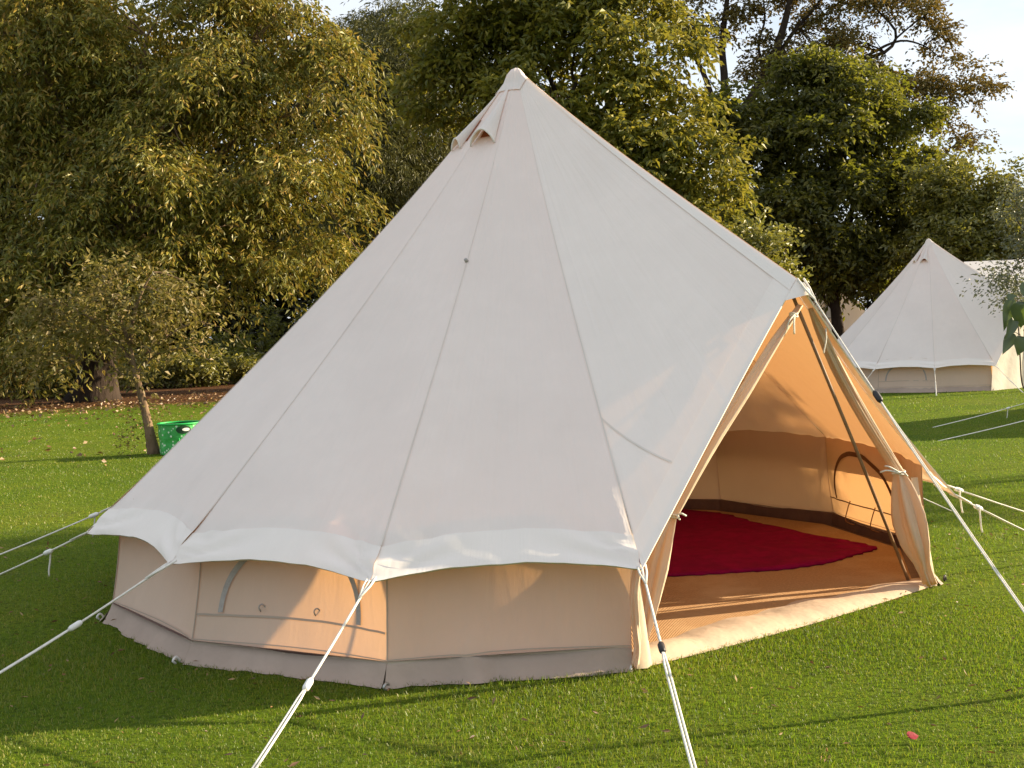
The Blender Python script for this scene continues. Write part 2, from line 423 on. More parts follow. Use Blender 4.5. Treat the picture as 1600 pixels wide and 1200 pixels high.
        mesh('peak_cap', V, f, CANVAS, s.root)
        # hood of cloth over the front of the peak
        lt = [s.rp(NP, u, 1.002, .008) for u in np.linspace(1, .86, 6)]; rt_ = [s.rp(NP + 1, u, 1.002, .008) for u in np.linspace(0, .12, 6)]
        V = []
        for i in range(6):
            for j in range(7):
                t = j / 6; q = lt[i] * (1 - t) + rt_[i] * t
                V.append(q + s.out * (.075 * math.sin(math.pi * t) * min(1, i / 2.5)) + np.array([0, 0, .03 * math.sin(math.pi * t) * (i / 5)]))
        mesh('door_hood', V[:4 * 7], grid_faces(4, 7), CANVAS2, s.root)
        # ventilation hoods
        for k in (10, 9, 2, 5):
            s.vent(k, .44 if k == 10 else .24 if k == 9 else .5)
    def vent(s, k, um):
        v0, v1 = .05, .185; nu, nv = 13, 9; V = []; uv = []
        for i in range(nu):
            a = i / (nu - 1); 
            for j in range(nv):
                t = j / (nv - 1); v = v0 + (v1 - v0) * t
                half = (.42 if k == 10 else .17) * min(1, (.5 + .5 * t)); u = um - math.cos(math.pi * a) * half
                lift = (.078 if k == 10 else .05) * t ** 1.2 * math.sin(math.pi * a)
                V.append(s.rp(k, min(.995, max(.005, u)), v - .012 * math.sin(math.pi * a) * t, .005 + lift)); uv.append((k + u, v))
        h = mesh('vent_hood', V, grid_faces(nu, nv), CANVAS, s.root, True, uv)
        path = [V[i * nv + nv - 1] for i in range(nu)]
        tube('hood_rim', path, .006, CANVAS2, h, 6)
        V = [s.rp(k, um + (a - .5) * .5, v, .0045) for a in np.linspace(0, 1, 5) for v in (.12, .168)]
        mesh('vent_mesh', V, grid_faces(5, 2), VENTM, h)
    # --- walls
    def build_walls(s):
        nu, nt_ = (19, 12) if s.near else (7, 5)
        for k in range(NP):
            a, b = s.base[k], s.base[k + 1]; VW = .932
            mid = (a + b) / 2 - s.c; mid[2] = 0; mid /= np.linalg.norm(mid)
            def wp(u, t, off=0.0):
                q = (a * (1 - u) + b * u) * (1 - t) + s.rp(k, min(1, max(0, u)), VW, -.005) * t
                edge = math.sin(math.pi * u) ** .7
                bow = -.035 * math.sin(math.pi * t) * (.35 + .65 * edge) + .012 * math.sin(5 * u + 7 * k) * math.sin(math.pi * t) * edge
                if s.near and k == 10 + 1:    # the pinch low down on the front panel
                    bow += .03 * math.exp(-((u - .33) / .05) ** 2 - ((t - .17) / .10) ** 2)
                return q + mid * (bow + off)
            V = [wp(u, t) for u in np.linspace(0, 1, nu) for t in np.linspace(.012, 1, nt_)]
            uv = [(k + u, t) for u in np.linspace(0, 1, nu) for t in np.linspace(0, 1, nt_)]
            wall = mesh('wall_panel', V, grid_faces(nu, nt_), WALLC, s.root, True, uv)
            # mud flap along the foot
            nf = 40 if s.near else 8; V = []
            for u in np.linspace(0, 1, nf):
                wr = .006 * math.sin(11 * u + 3 * k + 2 * math.sin(5 * u)) + .005 * math.sin(23 * u + k + 3 * math.sin(7 * u + k)) + .002 * math.sin(71 * u + 2 * k)
                up = .096 + .006 * math.sin(9 * u + k)
                if s.near and k == 11: wr += .022 * math.exp(-((u - .38) / .04) ** 2) - .010 * math.exp(-((u - .45) / .03) ** 2)
                corner = .02 * (math.exp(-(u / .05) ** 2) + math.exp(-((1 - u) / .05) ** 2))
                for j, t in enumerate((up, up * .72, up * .45, up * .2, .002)):
                    q = wp(u, t / .575, .006 + [0, .3, .75, 1.1, 1.3][j] * wr * 1.3 + [0, .006, .015, .024, .036][j])
                    q[2] = max(.004, t + ([0, .0, .1, .25, .4][j]) * wr); 
                    V.append(q)
            mesh('mud_flap', V, grid_faces(nf, 5), SKIRT, wall)
            V = [wp(u, .097 / .575 + d, .0125) for u in np.linspace(0, 1, 20) for d in (-.002, .005)]
            mesh('seam', V, grid_faces(20, 2), WSEAM, wall)
            V = [wp(d, t, .004) for t in np.linspace(.17, 1, 12) for d in (0, .006)]
            mesh('seam', V, grid_faces(12, 2), WSEAM, wall)
            if k in (1, 4, 7, 10):
                inside = (k == 1 and s.near); sg = -1 if inside else 1; zm = ZIPIN if inside else ZIP
                u0, u1, z0, z1 = .12, .86, .205, .52; n = 34; V = []
                for i in range(n):
                    a_ = math.pi * i / (n - 1)
                    for r in (1.0, .915):
                        u = (u0 + u1) / 2 - (u1 - u0) / 2 * math.cos(a_) * (1 - (1 - r) * .8); z = z0 + (z1 - z0) * math.sin(a_) ** .9 * r
                        V.append(wp(u, z / .575, .007 * sg))
                wf = mesh('window_zip', V, grid_faces(n, 2), zm, wall)
                V = [wp(u, .195 / .575 + d, .006 * sg) for u in np.linspace(.01, .99, 24) for d in (-.006, .008)]
                mesh('window_seam', V, grid_faces(24, 2), zm if inside else WSEAM, wall)
                if s.near:
                    for uu in (.34, .62):
                        p0 = wp(uu, .215 / .575, .012 * sg)
                        if inside:
                            pts = [p0, p0 - mid * .02 + np.array([0, 0, -.05]), p0 - mid * .04 + np.array([0, 0, -.13]), p0 - mid * .04 + s.side * .05 + np.array([0, 0, -.16]), p0 - mid * .05 + s.side * .11 + np.array([0, 0, -.175])]
                            tube('window_tie', curve(pts, 16), .004, ZIPIN, wf, 5)
                        else:
                            t1 = p0 + np.array([0, 0, .030])
                            tube('window_tie', curve([p0, p0 + mid * .012 + np.array([0, 0, .02]), t1, t1 + s.side * .02 + mid * .01, t1 + s.side * .03 - np.array([0, 0, .022])], 12), .0035, ZIP, wf, 5)
    # --- guy ropes: eave corner to a peg in the grass
    def guy(s, p, peg, frac=.45, tail=True, slider=PLAST, thick=1.0, parts=True):
        p = np.asarray(p, float); peg = np.asarray(peg, float); d = peg - p; L = np.linalg.norm(d); d /= L
        sd = np.cross(d, [0, 0, 1]); sd /= np.linalg.norm(sd); up = np.cross(sd, d)
        sag = lambda t: -.012 * L * math.sin(math.pi * t) * np.array([0, 0, 1])
        q = lambda t: p + (peg - p) * t + sag(t)
        mb = MB()
        a = [q(t) for t in np.linspace(.0, frac, 10)]; mb.add(*tube_data(a, .0052 * thick, 7))
        for sgn in (-1, 1):     # below the slider the rope runs doubled round the peg
            b = [q(t) + sd * sgn * .006 * thick * (1 if t > frac else 0) for t in np.linspace(frac, 1, 10)]; mb.add(*tube_data(b, .0046 * thick, 7))
        for sgn in (-1, 1):
            b = [p + sd * sgn * .018 - d * .03, p + sd * sgn * .015 + d * .04, p + d * .13]; mb.add(*tube_data(b, .005, 6))
        g = mb.build('guy_rope', ROPE, s.root)
        if parts:
            mb = MB(); c0 = q(frac)
            V, f = tube_data([c0 - d * .032, c0 - d * .02, c0 + d * .02, c0 + d * .032], [.009, .014, .014, .009], 8); mb.add(V, f)
            mb.build('slider', slider, g)
            if tail:
                pts = [c0, c0 + up * .008 + sd * .01 - d * .01, c0 + sd * .012 - np.array([0, 0, .05]), c0 + sd * .008 - np.array([0, 0, .10]) + d * .01, c0 + sd * .012 - np.array([0, 0, .135]) + d * .015]
                tube('rope_tail', curve(pts, 12), .005, ROPE, g, 6)
        return g

def peg(p, d, label, mat=STEEL, h=.05):
    """hooked tent peg pushed into the turf, leaning away from the pull"""
    p = np.asarray(p, float); d = np.asarray(d, float); d = np.array([d[0], d[1], 0]); d /= np.linalg.norm(d) + 1e-9
    pts = [p - np.array([0, 0, .06]) - d * .02, p, p + np.array([0, 0, h]) + d * .015, p + np.array([0, 0, h + .015]) - d * .005, p + np.array([0, 0, h]) - d * .025, p + np.array([0, 0, h - .015]) - d * .03]
    V, f = tube_data(curve(pts, 14), .006, 6)
    return tag(mesh('tent_peg', V, f, mat), label, 'tent peg', 'tent pegs round the near bell tent')

T = Tent((.029, 7.52), -.9248, 'large cream bell tent in the foreground with its door tied open', 'bell tents on the lawn', True)
for k, px, py in ((9, 172, 972), (10, 295, 1036), (11, 604, 1073), (12, 988, 1048), (0, 1458, 915)): T.base[k] = ground(px, py)
for k, px, py in ((9, 135, 833), (10, 265, 880), (11, 578, 908), (12, 1003, 888), (8, 188, 787), (0, 1494, 775), (1, 1474, 757)): T.eave[k] = ground(px, py, .484)
T.apex = T.c + np.array([.075, -.013, 3.150])
T.build_roof(); T.build_walls()

# door: poles, tied flaps, sill
P3, P4, D = T.base[12], T.base[0], T.peak
inn = -T.out
foot_r = P4 + inn * .10 + (P3 - P4) * .03; foot_l = P3 + inn * .42 + (P3 - P4) * .10
for ft in (foot_r, foot_l):
    pl = tube('door_pole', [D + inn * .05 - np.array([0, 0, .03]), (D + inn * .05 + ft) / 2, ft], .0088, WOODP, T.root, 10)
def pxpath(rows):
    """path and radii from (photo x, photo y, metres ahead, half width in photo pixels)"""
    pts = np.array([at(a, b, y) for a, b, y, w_ in rows]); r = np.array([w_ / ppm(y) for a, b, y, w_ in rows]); return pts, r
def bundle(name, rows, mat, parent, flutes=5, amp=.34, seed=1, flat=.62, n=30, sides=44):
    pts, r = pxpath(rows); P = curve(pts, n); rr = np.interp(np.linspace(0, 1, n), np.linspace(0, 1, len(r)), r)
    V, f = tube_data(P, rr, sides, True, flutes, amp, flat, seed); return mesh(name, V, f, mat, parent)
dpt = D[1]
fl = bundle('door_flap', [(1250, 478, 5.80, 5), (1215, 528, 5.70, 9), (1165, 608, 5.56, 11), (1105, 702, 5.42, 12), (1056, 796, 5.32, 9), (1050, 812, 5.31, 7), (1038, 845, 5.29, 15), (1026, 890, 5.27, 21), (1016, 940, 5.25, 17), (1006, 990, 5.21, 10), (998, 1030, 5.17, 7)], FLAPC, T.root, 4, .30, .6)
fs = bundle('door_flap', [(997, 884, 5.03, 9), (992, 930, 5.04, 10), (994, 975, 5.06, 9), (997, 1010, 5.08, 7), (993, 1040, 5.10, 8)], FLAPC, T.root, 3, .32, 2.2)
fr = bundle('door_flap', [(1266, 482, 5.86, 3), (1283, 520, 5.93, 6), (1311, 580, 6.03, 8), (1352, 655, 6.14, 8), (1394, 722, 6.24, 7), (1405, 740, 6.26, 7), (1411, 765, 6.27, 14), (1421, 810, 6.29, 21), (1431, 850, 6.32, 18), (1440, 878, 6.36, 10), (1444, 892, 6.39, 9), (1452, 912, 6.43, 9)], FLAPC, T.root, 4, .34, 3.1)
fr['label'] = 'right door flap gathered and tied to its pole'; fl['label'] = 'left door flap gathered and tied back'
def tie(parent, px, py, y, w_, ends):
    c0 = at(px, py, y); r = w_ / ppm(y); mb = MB()
    for dz in (-.006, .006):
        a = np.linspace(0, 2 * math.pi, 17); mb.add(*tube_data([c0 + np.array([r * math.cos(t), r * .8 * math.sin(t), dz + .004 * math.sin(2 * t)]) for t in a], .0045, 6, False))
    for ex, ey in ends:
        mid_ = at((px * .4 + ex * .6), (py + ey) / 2 - 3, y - .05); mb.add(*tube_data(curve([c0 - np.array([0, r, 0]), mid_, at(ex, ey, y - .04)], 8), .0045, 6))
    mb.build('door_tie', ROPE, parent)
tie(fl, 1051, 805, 5.31, 9, [(1072, 806), (1062, 812)])
tie(fr, 1404, 738, 6.26, 10, [(1375, 738), (1382, 728), (1418, 744)])
tie(fl, 1240, 492, 5.74, 6, [(1241, 522), (1229, 516)])
mb = MB(); mb.add(*tube_data(curve([at(1290, 512, 5.9), at(1291, 530, 5.9), at(1288, 545, 5.9), at(1287, 552, 5.9)], 8), .004, 6)); mb.build('door_tie', ROPE, fr)
# sill: the strip of cloth across the doorway
V = []; n = 40
for i in range(n):
    t = i / (n - 1); e = P3 * (1 - t) + P4 * t; wv_ = .004 * math.sin(23 * t) + .003 * math.sin(51 * t + 1)
    bul = math.sin(math.pi * t)
    for a, z in ((.0, .004), (.012, .022), (.05, .040), (.10, .046), (.16, .042), (.21, .032), (.24, .026)):
        V.append(e + T.out * (.05 * bul + .01) + inn * (a * (.55 + .55 * bul)) * 1.15 + np.array([0, 0, z * (1 + .25 * math.cos(3 * t)) + wv_ * (z > .01)]))
mesh('door_sill', V, grid_faces(n, 7), SILLM, T.root)
# inner gusset strip of cloth where the wall meets the door edge (both sides)
for k, sgn in ((12, 1), (0, -1)):
    b = T.base[k]; top = T.c + (b - T.c) * .965 + np.array([0, 0, .60]); V = []
    for t in np.linspace(0, 1, 10):
        q = b * (1 - t) + top * t
        for i, a in enumerate((0, .5, 1)):
            wdt = (.10 - .05 * t) if k == 12 else (.12 * (1 - abs(t - .5)))
            V.append(q + (P4 - P3) / np.linalg.norm(P4 - P3) * sgn * wdt * a + T.out * (.02 + .025 * math.sin(a * 3.1)) + np.array([0, 0, .01]))
    mesh('door_edge', V, grid_faces(10, 3), FLAPC, T.root)

# floor inside
poly = [p for p in T.base]
ring = lambda sc, z: [T.c + (p - T.c) * sc + np.array([0, 0, z]) for p in poly]
V = ring(.985, .012) + ring(.985, .10) + ring(.995, .105); m = len(poly); f = [list(range(m))]
for i in range(m - 1):
    f.append([i, i + 1, m + i + 1, m + i]); f.append([m + i, m + i + 1, 2 * m + i + 1, 2 * m + i])
mesh('groundsheet', V, f, GSHEET, T.root, False)
V = ring(.955, .020) + ring(.955, .028); f = [list(range(m, 2 * m)), list(range(m))[::-1]] + [[i, (i + 1) % m, m + (i + 1) % m, m + i] for i in range(m)]
tag(mesh('coir_mat', V, f, COIR, None, False), 'orange brown woven coir matting covering the floor of the open tent', 'matting')
# rug
A = ground(1370, 856, .04); Bc = ground(1256, 884, .04); Cc = ground(1040, 899, .04); Tt = ground(1066, 796, .04)
Lf = Cc + (Cc - Bc) * 1.3; Lb = Tt + (Cc - Bc) * 1.0
edge_near = curve([Lf, Cc, Bc, A], 60); edge_far = curve([Lb, Tt, (Tt + A) / 2 + np.array([.02, .03, 0]), A + np.array([-.01, .02, 0])], 60)
V = []
for i in range(60):
    for j in range(30):
        t = j / 29; q = edge_near[i] * (1 - t) + edge_far[i] * t
        q = q + np.array([.008 * math.sin(i * 1.9) + .006 * math.sin(i * 4.1), .010 * math.sin(i * 2.3) + .006 * math.sin(i * 5.7), 0]) * (1 if j in (0, 29) else 0)
        q[2] = .034 + .006 * math.sin(i * .5 + j * .3) * math.sin(j * .35) + .005 * math.sin(i * .21 - j * .6)
        if j == 0: q[2] = .029
        V.append(q)
rug = mesh('red_rug', V, grid_faces(60, 30), RUG)
so = rug.modifiers.new('thick', 'SOLIDIFY'); so.thickness = .012; so.offset = 1
tag(rug, 'crumpled dark red rug lying on the coir matting inside the tent', 'rug')

# guys and pegs of the near tent
def img_peg(x0, y0, x1, y1, k):
    return ground(x0 + (x1 - x0) * k, y0 + (y1 - y0) * k)
guys = [(12, (1003, 890), (1085, 1200), 1.33, .36, BLACK, False), (11, (578, 910), (395, 1200), 1.3, .48, PLAST, False), (10, (265, 880), (0, 1047), 1.42, .42, PLAST, False),
        (9, (135, 833), (0, 893), 1.9, .22, PLAST, True), (8, (188, 787), (0, 862), 1.9, .12, PLAST, True), (0, (1494, 775), (1600, 825), 1.9, .16, PLAST, True), (1, (1474, 757), (1600, 795), 2.2, .08, PLAST, True)]
names = ['at the front corner left of the doorway', 'below the seam at the middle of the front', 'at the front left corner', 'at the far left corner', 'behind the left side', 'at the right side by the door', 'behind the right side']
for (k, a, b, kk, frac, sm, tl), nm in zip(guys, names):
    pg = img_peg(*a, *b, kk); T.guy(T.eave[k], pg, frac, tl, sm)
pg = img_peg(1270, 475, 1600, 950, 1.45); T.guy(T.peak + T.out * .04 + np.array([0, 0, -.02]), pg, .30, False, BLACK, .72)
for k in (2, 4, 6):
    e = T.eave[k]; o_ = (e - T.c) * np.array([1, 1, 0]); o_ /= np.linalg.norm(o_); T.guy(e, e * np.array([1, 1, 0]) + o_ * 1.0, parts=False)
for px, py, lb, mt in ((155, 968, 'pale peg head in dark grass beside the far left corner of the tent', PLAST), (274, 1037, 'white peg head at the foot of the wall left of the arched window', PLAST),
                       (603, 1079, 'peg at the foot of the front seam nearest the camera', STEEL), (988, 1049, 'pale peg holding the corner left of the doorway', PLAST), (1476, 908, 'dark peg in the grass at the right end of the doorway', BLACK)):
    peg(ground(px, py), np.array([-.5, -.8, 0]), lb, mt, .016)

# ------------------------------------------------------------------ the tents farther off
def closed_door(t):
    sd_ = (t.base[12] - t.base[0]) * .03; a, b, d_ = t.base[12] + sd_, t.base[0] - sd_, t.peak - t.out * .02 - np.array([0, 0, .03])
    V = []; n = 14
    for i in range(n):
        s_ = i / (n - 1)
        wa, wb_ = t.eave[12] * .945 + t.c * .055 + np.array([0, 0, .05]), t.eave[0] * .97 + t.c * .03
        for j in range(9):
            v = j / 8
            if v < .25: lft, rgt = a + (wa - a) * v / .25, b + (wb_ - b) * v / .25
            else: lft, rgt = wa + (d_ - wa) * (v - .25) / .75, wb_ + (d_ - wb_) * (v - .25) / .75
            q = lft * (1 - s_) + rgt * s_; q = q + t.out * (.02 * math.sin(s_ * 25) * (1 - v) + .02 * math.sin(math.pi * v))
            V.append(q)
    dr = mesh('door', V, grid_faces(n, 9), DOORC, t.root)
    zp = [(a + b) / 2 * (1 - v) + d_ * v + t.out * (.03 + .02 * math.sin(math.pi * v)) for v in np.linspace(.02, .97, 8)]
    tube('door_zip', zp, .012, ZIP, dr, 5)
far = Tent((9.05, 25.54), -.97, 'white bell tent with its door closed, standing far off behind the lawn', 'bell tents on the lawn')
far.build_roof(); far.build_walls(); closed_door(far)
for k in (8, 9, 10, 11, 12, 0):
    e = far.eave[k]; o_ = (e - far.c) * np.array([1, 1, 0]); o_ /= np.linalg.norm(o_); far.guy(e, e * np.array([1, 1, 0]) + o_ * .95, parts=False)
far.guy(far.peak, far.c * np.array([1, 1, 0]) + far.out * 4.0, parts=False)
# a third tent just past the right edge of the picture: two of its guy ropes reach into view
side = Tent((10.9, 16.6), -.55, 'bell tent past the right edge whose two guy ropes cross the lawn', 'bell tents on the lawn')
side.build_roof(); side.build_walls(); closed_door(side)
angs = [np.arctan2(*(e - side.c)[[1, 0]]) for e in side.eave]
def nearest(a): return min(range(13), key=lambda i: abs((angs[i] - a + math.pi) % (2 * math.pi) - math.pi))
for a, px, py in ((math.pi * .98, 1457, 668), (-math.pi * .90, 1466, 689)):
    side.guy(side.eave[nearest(a)], ground(px, py), .55, True)
for k in range(0, 13, 2):
    e = side.eave[k]; o_ = (e - side.c) * np.array([1, 1, 0]); o_ /= np.linalg.norm(o_)
    if o_[0] > -.5: side.guy(e, e * np.array([1, 1, 0]) + o_ * .95, parts=False)

PAVC = cloth('pavilion_canvas', (.88, .86, .82), (.85, .7, .5), .25, stain=.01)
# white pavilion with a small window, seen beside the dark trunk
yb = 60.0; pb = at(1300, 500, yb); mq = empty('white_pavilion', (pb[0], yb, 0), 'white rounded pavilion with a small framed window beside the dark tree trunk', 'pavilion')
x0, x1 = at(1230, 500, yb)[0], at(1352, 500, yb)[0]; V = []; n = 15; ztop = at(1285, 456, yb)[2]; zs = at(1300, 482, yb)[2]
for y in (yb, yb + 3.5):
    for i in range(n):
        a = i / (n - 1); V.append(((x0 + (x1 - x0) * a), y, zs + (ztop - zs) * math.sin(math.pi * a) ** .7))
    V += [(x1, y, 0), (x0, y, 0)]
m = n + 2; mesh('wall', V, [list(range(m)), list(range(m, 2 * m))[::-1]] + [[i, i + 1, m + i + 1, m + i] for i in range(m - 1)], PAVC, mq, False)
wl, wr_, wt, wb = at(1290, 474, yb)[0], at(1299, 474, yb)[0], at(1294, 474, yb)[2], at(1294, 497, yb)[2]
mb = MB()
for c0, s0 in (((wl, yb - .03, (wt + wb) / 2), (.05, .06, wt - wb)), ((wr_, yb - .03, (wt + wb) / 2), (.05, .06, wt - wb)), (((wl + wr_) / 2, yb - .03, wt), (wr_ - wl + .14, .06, .06)), (((wl + wr_) / 2, yb - .03, wb), (wr_ - wl + .14, .06, .06))): mb.add(*box_data(c0, s0))
wf = mb.build('window_frame', ZIP, mq, False)
V, f = box_data(((wl + wr_) / 2, yb - .012, (wt + wb) / 2), (wr_ - wl - .05, .02, wt - wb - .05)); mesh('window_pane', V, f, PLAST, wf, False)
# white ridge tent, its roof showing over the far bell tent
yr = 41.0; ra, rb = at(1506, 409, yr), at(1640, 407, yr); rt = empty('ridge_tent', ((ra[0] + rb[0]) / 2, yr, 0), 'white ridge roofed tent half hidden by leaves behind the far bell tent', 'ridge tent')
zr = ra[2]; V = [(ra[0], yr, zr), (rb[0], yr, zr), (rb[0] + .1, yr - 2.2, 1.3), (ra[0] - .5, yr - 2.2, 1.3), (rb[0] + .1, yr + 2.2, 1.3), (ra[0] - .5, yr + 2.2, 1.3)]
mesh('roof', V, [[0, 3, 2, 1], [0, 1, 4, 5]], CANVAS2, rt, False)
V = [(ra[0] - .45, yr - 2.15, 0), (rb[0], yr - 2.15, 0), (rb[0], yr + 2.15, 0), (ra[0] - .45, yr + 2.15, 0), (ra[0] - .45, yr - 2.15, 1.3), (rb[0], yr - 2.15, 1.3), (rb[0], yr + 2.15, 1.3), (ra[0] - .45, yr + 2.15, 1.3), (ra[0], yr, zr - .01), (rb[0], yr, zr - .01)]
mesh('wall', V, [[0, 1, 5, 4], [2, 3, 7, 6], [0, 4, 8, 7, 3], [1, 2, 6, 9, 5]], WALLC, rt, False)

# ------------------------------------------------------------------ green bin by the sapling
q = NT('green_bag_print'); ob = q.coord('Object')
vo = q.n('ShaderNodeTexVoronoi'); vo.inputs['Scale'].default_value = 17; q.l(ob, vo.inputs[0])
c = q.mix((.02, .26, .045), (.05, .40, .08), q.ramp(q.noise(8, 4, .6, ob), [(.35, (0, 0, 0)), (.65, (1, 1, 1))]))
c = q.mix((.62, .74, .60), c, q.ramp(vo.outputs[0], [(.20, (0, 0, 0)), (.30, (1, 1, 1))]))
p = q.n('ShaderNodeBsdfPrincipled'); q.l(c, p.inputs['Base Color']); p.inputs['Roughness'].default_value = .45; q.l(q.bump(q.noise(14, 3, .5, ob), .5, .03), p.inputs['Normal']); q.l(p.outputs[0], q.out.inputs[0]); BAG = q.m
GREEN = solid('green_trim', (.02, .33, .07), (.03, .40, .09), 10, .4)
DGREEN = solid('dark_lining', (.006, .03, .012), (.01, .045, .016), 10, .6)
bl = ground(249, 713); yb = bl[1] + .3; br = at(309, 660, yb); bc = np.array([(at(249, 690, yb)[0] + br[0]) / 2 + .02, yb, 0]); br_ = (br[0] - at(249, 690, yb)[0]) / 2 + .02; bh = at(280, 661, yb)[2]
bn = empty('green_bin', bc, 'green patterned pop-up garden bin beside the leaning sapling', 'garden bin')
V = []; n = 40
for i in range(n):
    a = 2 * math.pi * i / n
    for j in range(9):
        t = j / 8; r = br_ * (.94 + .06 * t + .015 * math.sin(t * 12)); V.append(bc + np.array([r * math.cos(a), r * math.sin(a), .005 + bh * t]))
body = mesh('bag_body', V, grid_faces(n, 9, True), BAG, bn)
V = [bc + np.array([br_ * .90 * math.cos(a), br_ * .90 * math.sin(a), z]) for a in np.linspace(0, 2 * math.pi, n, endpoint=False) for z in (.03, bh * .98)]
V += [bc + np.array([0, 0, .03])]; f = grid_faces(n, 2, True) + [[2 * i, 2 * ((i + 1) % n), 2 * n] for i in range(n)]
mesh('lining', V, f, DGREEN, bn)
a = np.linspace(0, 2 * math.pi, n); tube('rim', [bc + np.array([br_ * 1.005 * math.cos(t), br_ * 1.005 * math.sin(t), bh]) for t in a], .014, GREEN, bn, 8, cap=False)
V = []                                        # oval emblem panel under the rim
for i in range(13):
    for j in range(5):
        t = (i / 12 - .5) * 2; h = math.sqrt(max(0, 1 - t * t)) * (j / 4 - .5) * 2; an = -math.pi / 2 + .45 + t * .36; V.append(bc + np.array([br_ * 1.012 * math.cos(an), br_ * 1.012 * math.sin(an), bh * .82 + h * .055]))
em = mesh('emblem', V, grid_faces(13, 5), DGREEN, bn)
V = []
for i in range(9):
    for j in range(3):
        t = (i / 8 - .5) * 2; h = math.sqrt(max(0, 1 - t * t)) * (j / 2 - .5) * 2; an = -math.pi / 2 + .55 + t * .18; V.append(bc + np.array([br_ * 1.022 * math.cos(an), br_ * 1.022 * math.sin(an), bh * .825 + h * .022]))
mesh('emblem_badge', V, grid_faces(9, 3), PLAST, em)
for sg in (-.5, .5):
    pts = [bc + np.array([br_ * math.cos(-math.pi / 2 + sg * 0.0 + o_) * 1.02, br_ * math.sin(-math.pi / 2 + o_) * 1.03, z]) for o_, z in ((-.28 + sg, bh * .55), (-.26 + sg, bh * .46), (.0 + sg, bh * .42), (.26 + sg, bh * .46), (.28 + sg, bh * .55))] if sg > 0 else None
    if pts: tube('handle', curve(pts, 14), .010, GREEN, bn, 6)

# ------------------------------------------------------------------ trees and shrubs
def unit(v): return v / (np.linalg.norm(v, axis=-1, keepdims=True) + 1e-9)
def sprays(rng, blobs, n_spray, per, L, leaf, lw, droop, shell=.55, spread=.5, jitter=.28, zmin=.15, hang=.5, clump=.8, per_clump=16):
    """leafy twigs: each is a short drooping chain of leaves. blobs: (centre, radii)."""
    C = np.array([b[0] for b in blobs]); R = np.array([b[1] for b in blobs])
    wgt = (R[:, 0] * R[:, 2] + R[:, 0] * R[:, 1]); wgt = wgt / wgt.sum()
    nc = max(6, n_spray // per_clump)
    i = rng.choice(len(blobs), nc, p=wgt)
    d = unit(rng.normal(size=(nc, 3)))
    # uneven outline: lumps that depend on direction
    lump = 1 + jitter * (.5 * np.sin(d[:, 0] * 5 + i * 1.7) * np.sin(d[:, 2] * 6 + i) + .5 * np.sin(d[:, 1] * 9 + d[:, 2] * 8 + i * 3.1)) + rng.normal(0, .06, nc)
    rr = (1 - shell * rng.random(nc) ** 1.6) * lump
    Q = C[i] + d * R[i] * rr[:, None]
    j = rng.integers(0, nc, n_spray); cs = rng.uniform(.55, 1.35, nc)[j]
    e = unit(rng.normal(size=(n_spray, 3)) + np.array([0, 0, .45])); e[:, 2] *= .6
    P = Q[j] + e * (clump * cs * rng.random(n_spray) ** .45)[:, None]; d = unit(d[j] * .6 + e)
    keep = P[:, 2] > zmin; P, d = P[keep], d[keep]; n = len(P)
    t = unit(d * np.array([1, 1, .35]) + rng.normal(0, .55, (n, 3)) + np.array([0, 0, -.12 * hang]))
    Ls = L * rng.uniform(.6, 1.35, n)
    s = np.tile(np.linspace(.05, 1, per), (n, 1)) + rng.normal(0, .03, (n, per))
    pos = P[:, None, :] + t[:, None, :] * (s * Ls[:, None])[..., None]
    pos[..., 2] -= hang * .55 * (s ** 2) * Ls[:, None]
    side = unit(np.cross(t, [0, 0, 1.0]) + 1e-6)
    sgn = np.where(np.arange(per) % 2 == 0, 1, -1)[None, :, None]
    pos = pos + side[:, None, :] * sgn * .25 * leaf + rng.normal(0, spread * .12, pos.shape)
    dr = t[:, None, :] * .55 + side[:, None, :] * sgn * .7 + rng.normal(0, .45, pos.shape); dr[..., 2] -= droop
    dr = unit(dr).reshape(-1, 3); pos = pos.reshape(-1, 3)
    return pos, dr
def leaves(rng, pos, dr, leaf, lw, fold=.25):
    n = len(pos); up = unit(rng.normal(0, .75, (n, 3)) + np.array([0, 0, .7]))
    sd = unit(np.cross(dr, up)); nn = np.cross(sd, dr)
    l = (leaf * rng.uniform(.6, 1.3, n))[:, None]; w = l * lw
    a = pos; b = pos + dr * l * .42 + sd * w * .5 + nn * w * fold; c = pos + dr * l - nn * l * .12 * rng.random((n, 1)); e = pos + dr * l * .42 - sd * w * .5 + nn * w * fold
    V = np.stack([a, b, c, e], 1).reshape(-1, 3); q = np.arange(n)[:, None] * 4
    F = np.concatenate([q + [0, 1, 2], q + [0, 2, 3]], 1).reshape(-1, 3)
    return V, F
def pblob(px, py, rx, ry, y, depth=.75):
    s = ppm(y); c = at(px, py, y); return (c, np.array([rx / s, rx / s * depth, ry / s]))
def limb_path(rng, a, b, wob=.06, n=9, up=.12):
    a, b = np.asarray(a, float), np.asarray(b, float); L = np.linalg.norm(b - a); t = np.linspace(0, 1, n)[:, None]
    p = a + (b - a) * t + np.array([0, 0, 1.0]) * up * L * np.sin(math.pi * t)
    off = rng.normal(0, wob * L, (n, 3)); off[0] = off[-1] = 0; off = (off + np.roll(off, 1, 0) + np.roll(off, -1, 0)) / 3; off[0] = off[-1] = 0
    return p + off
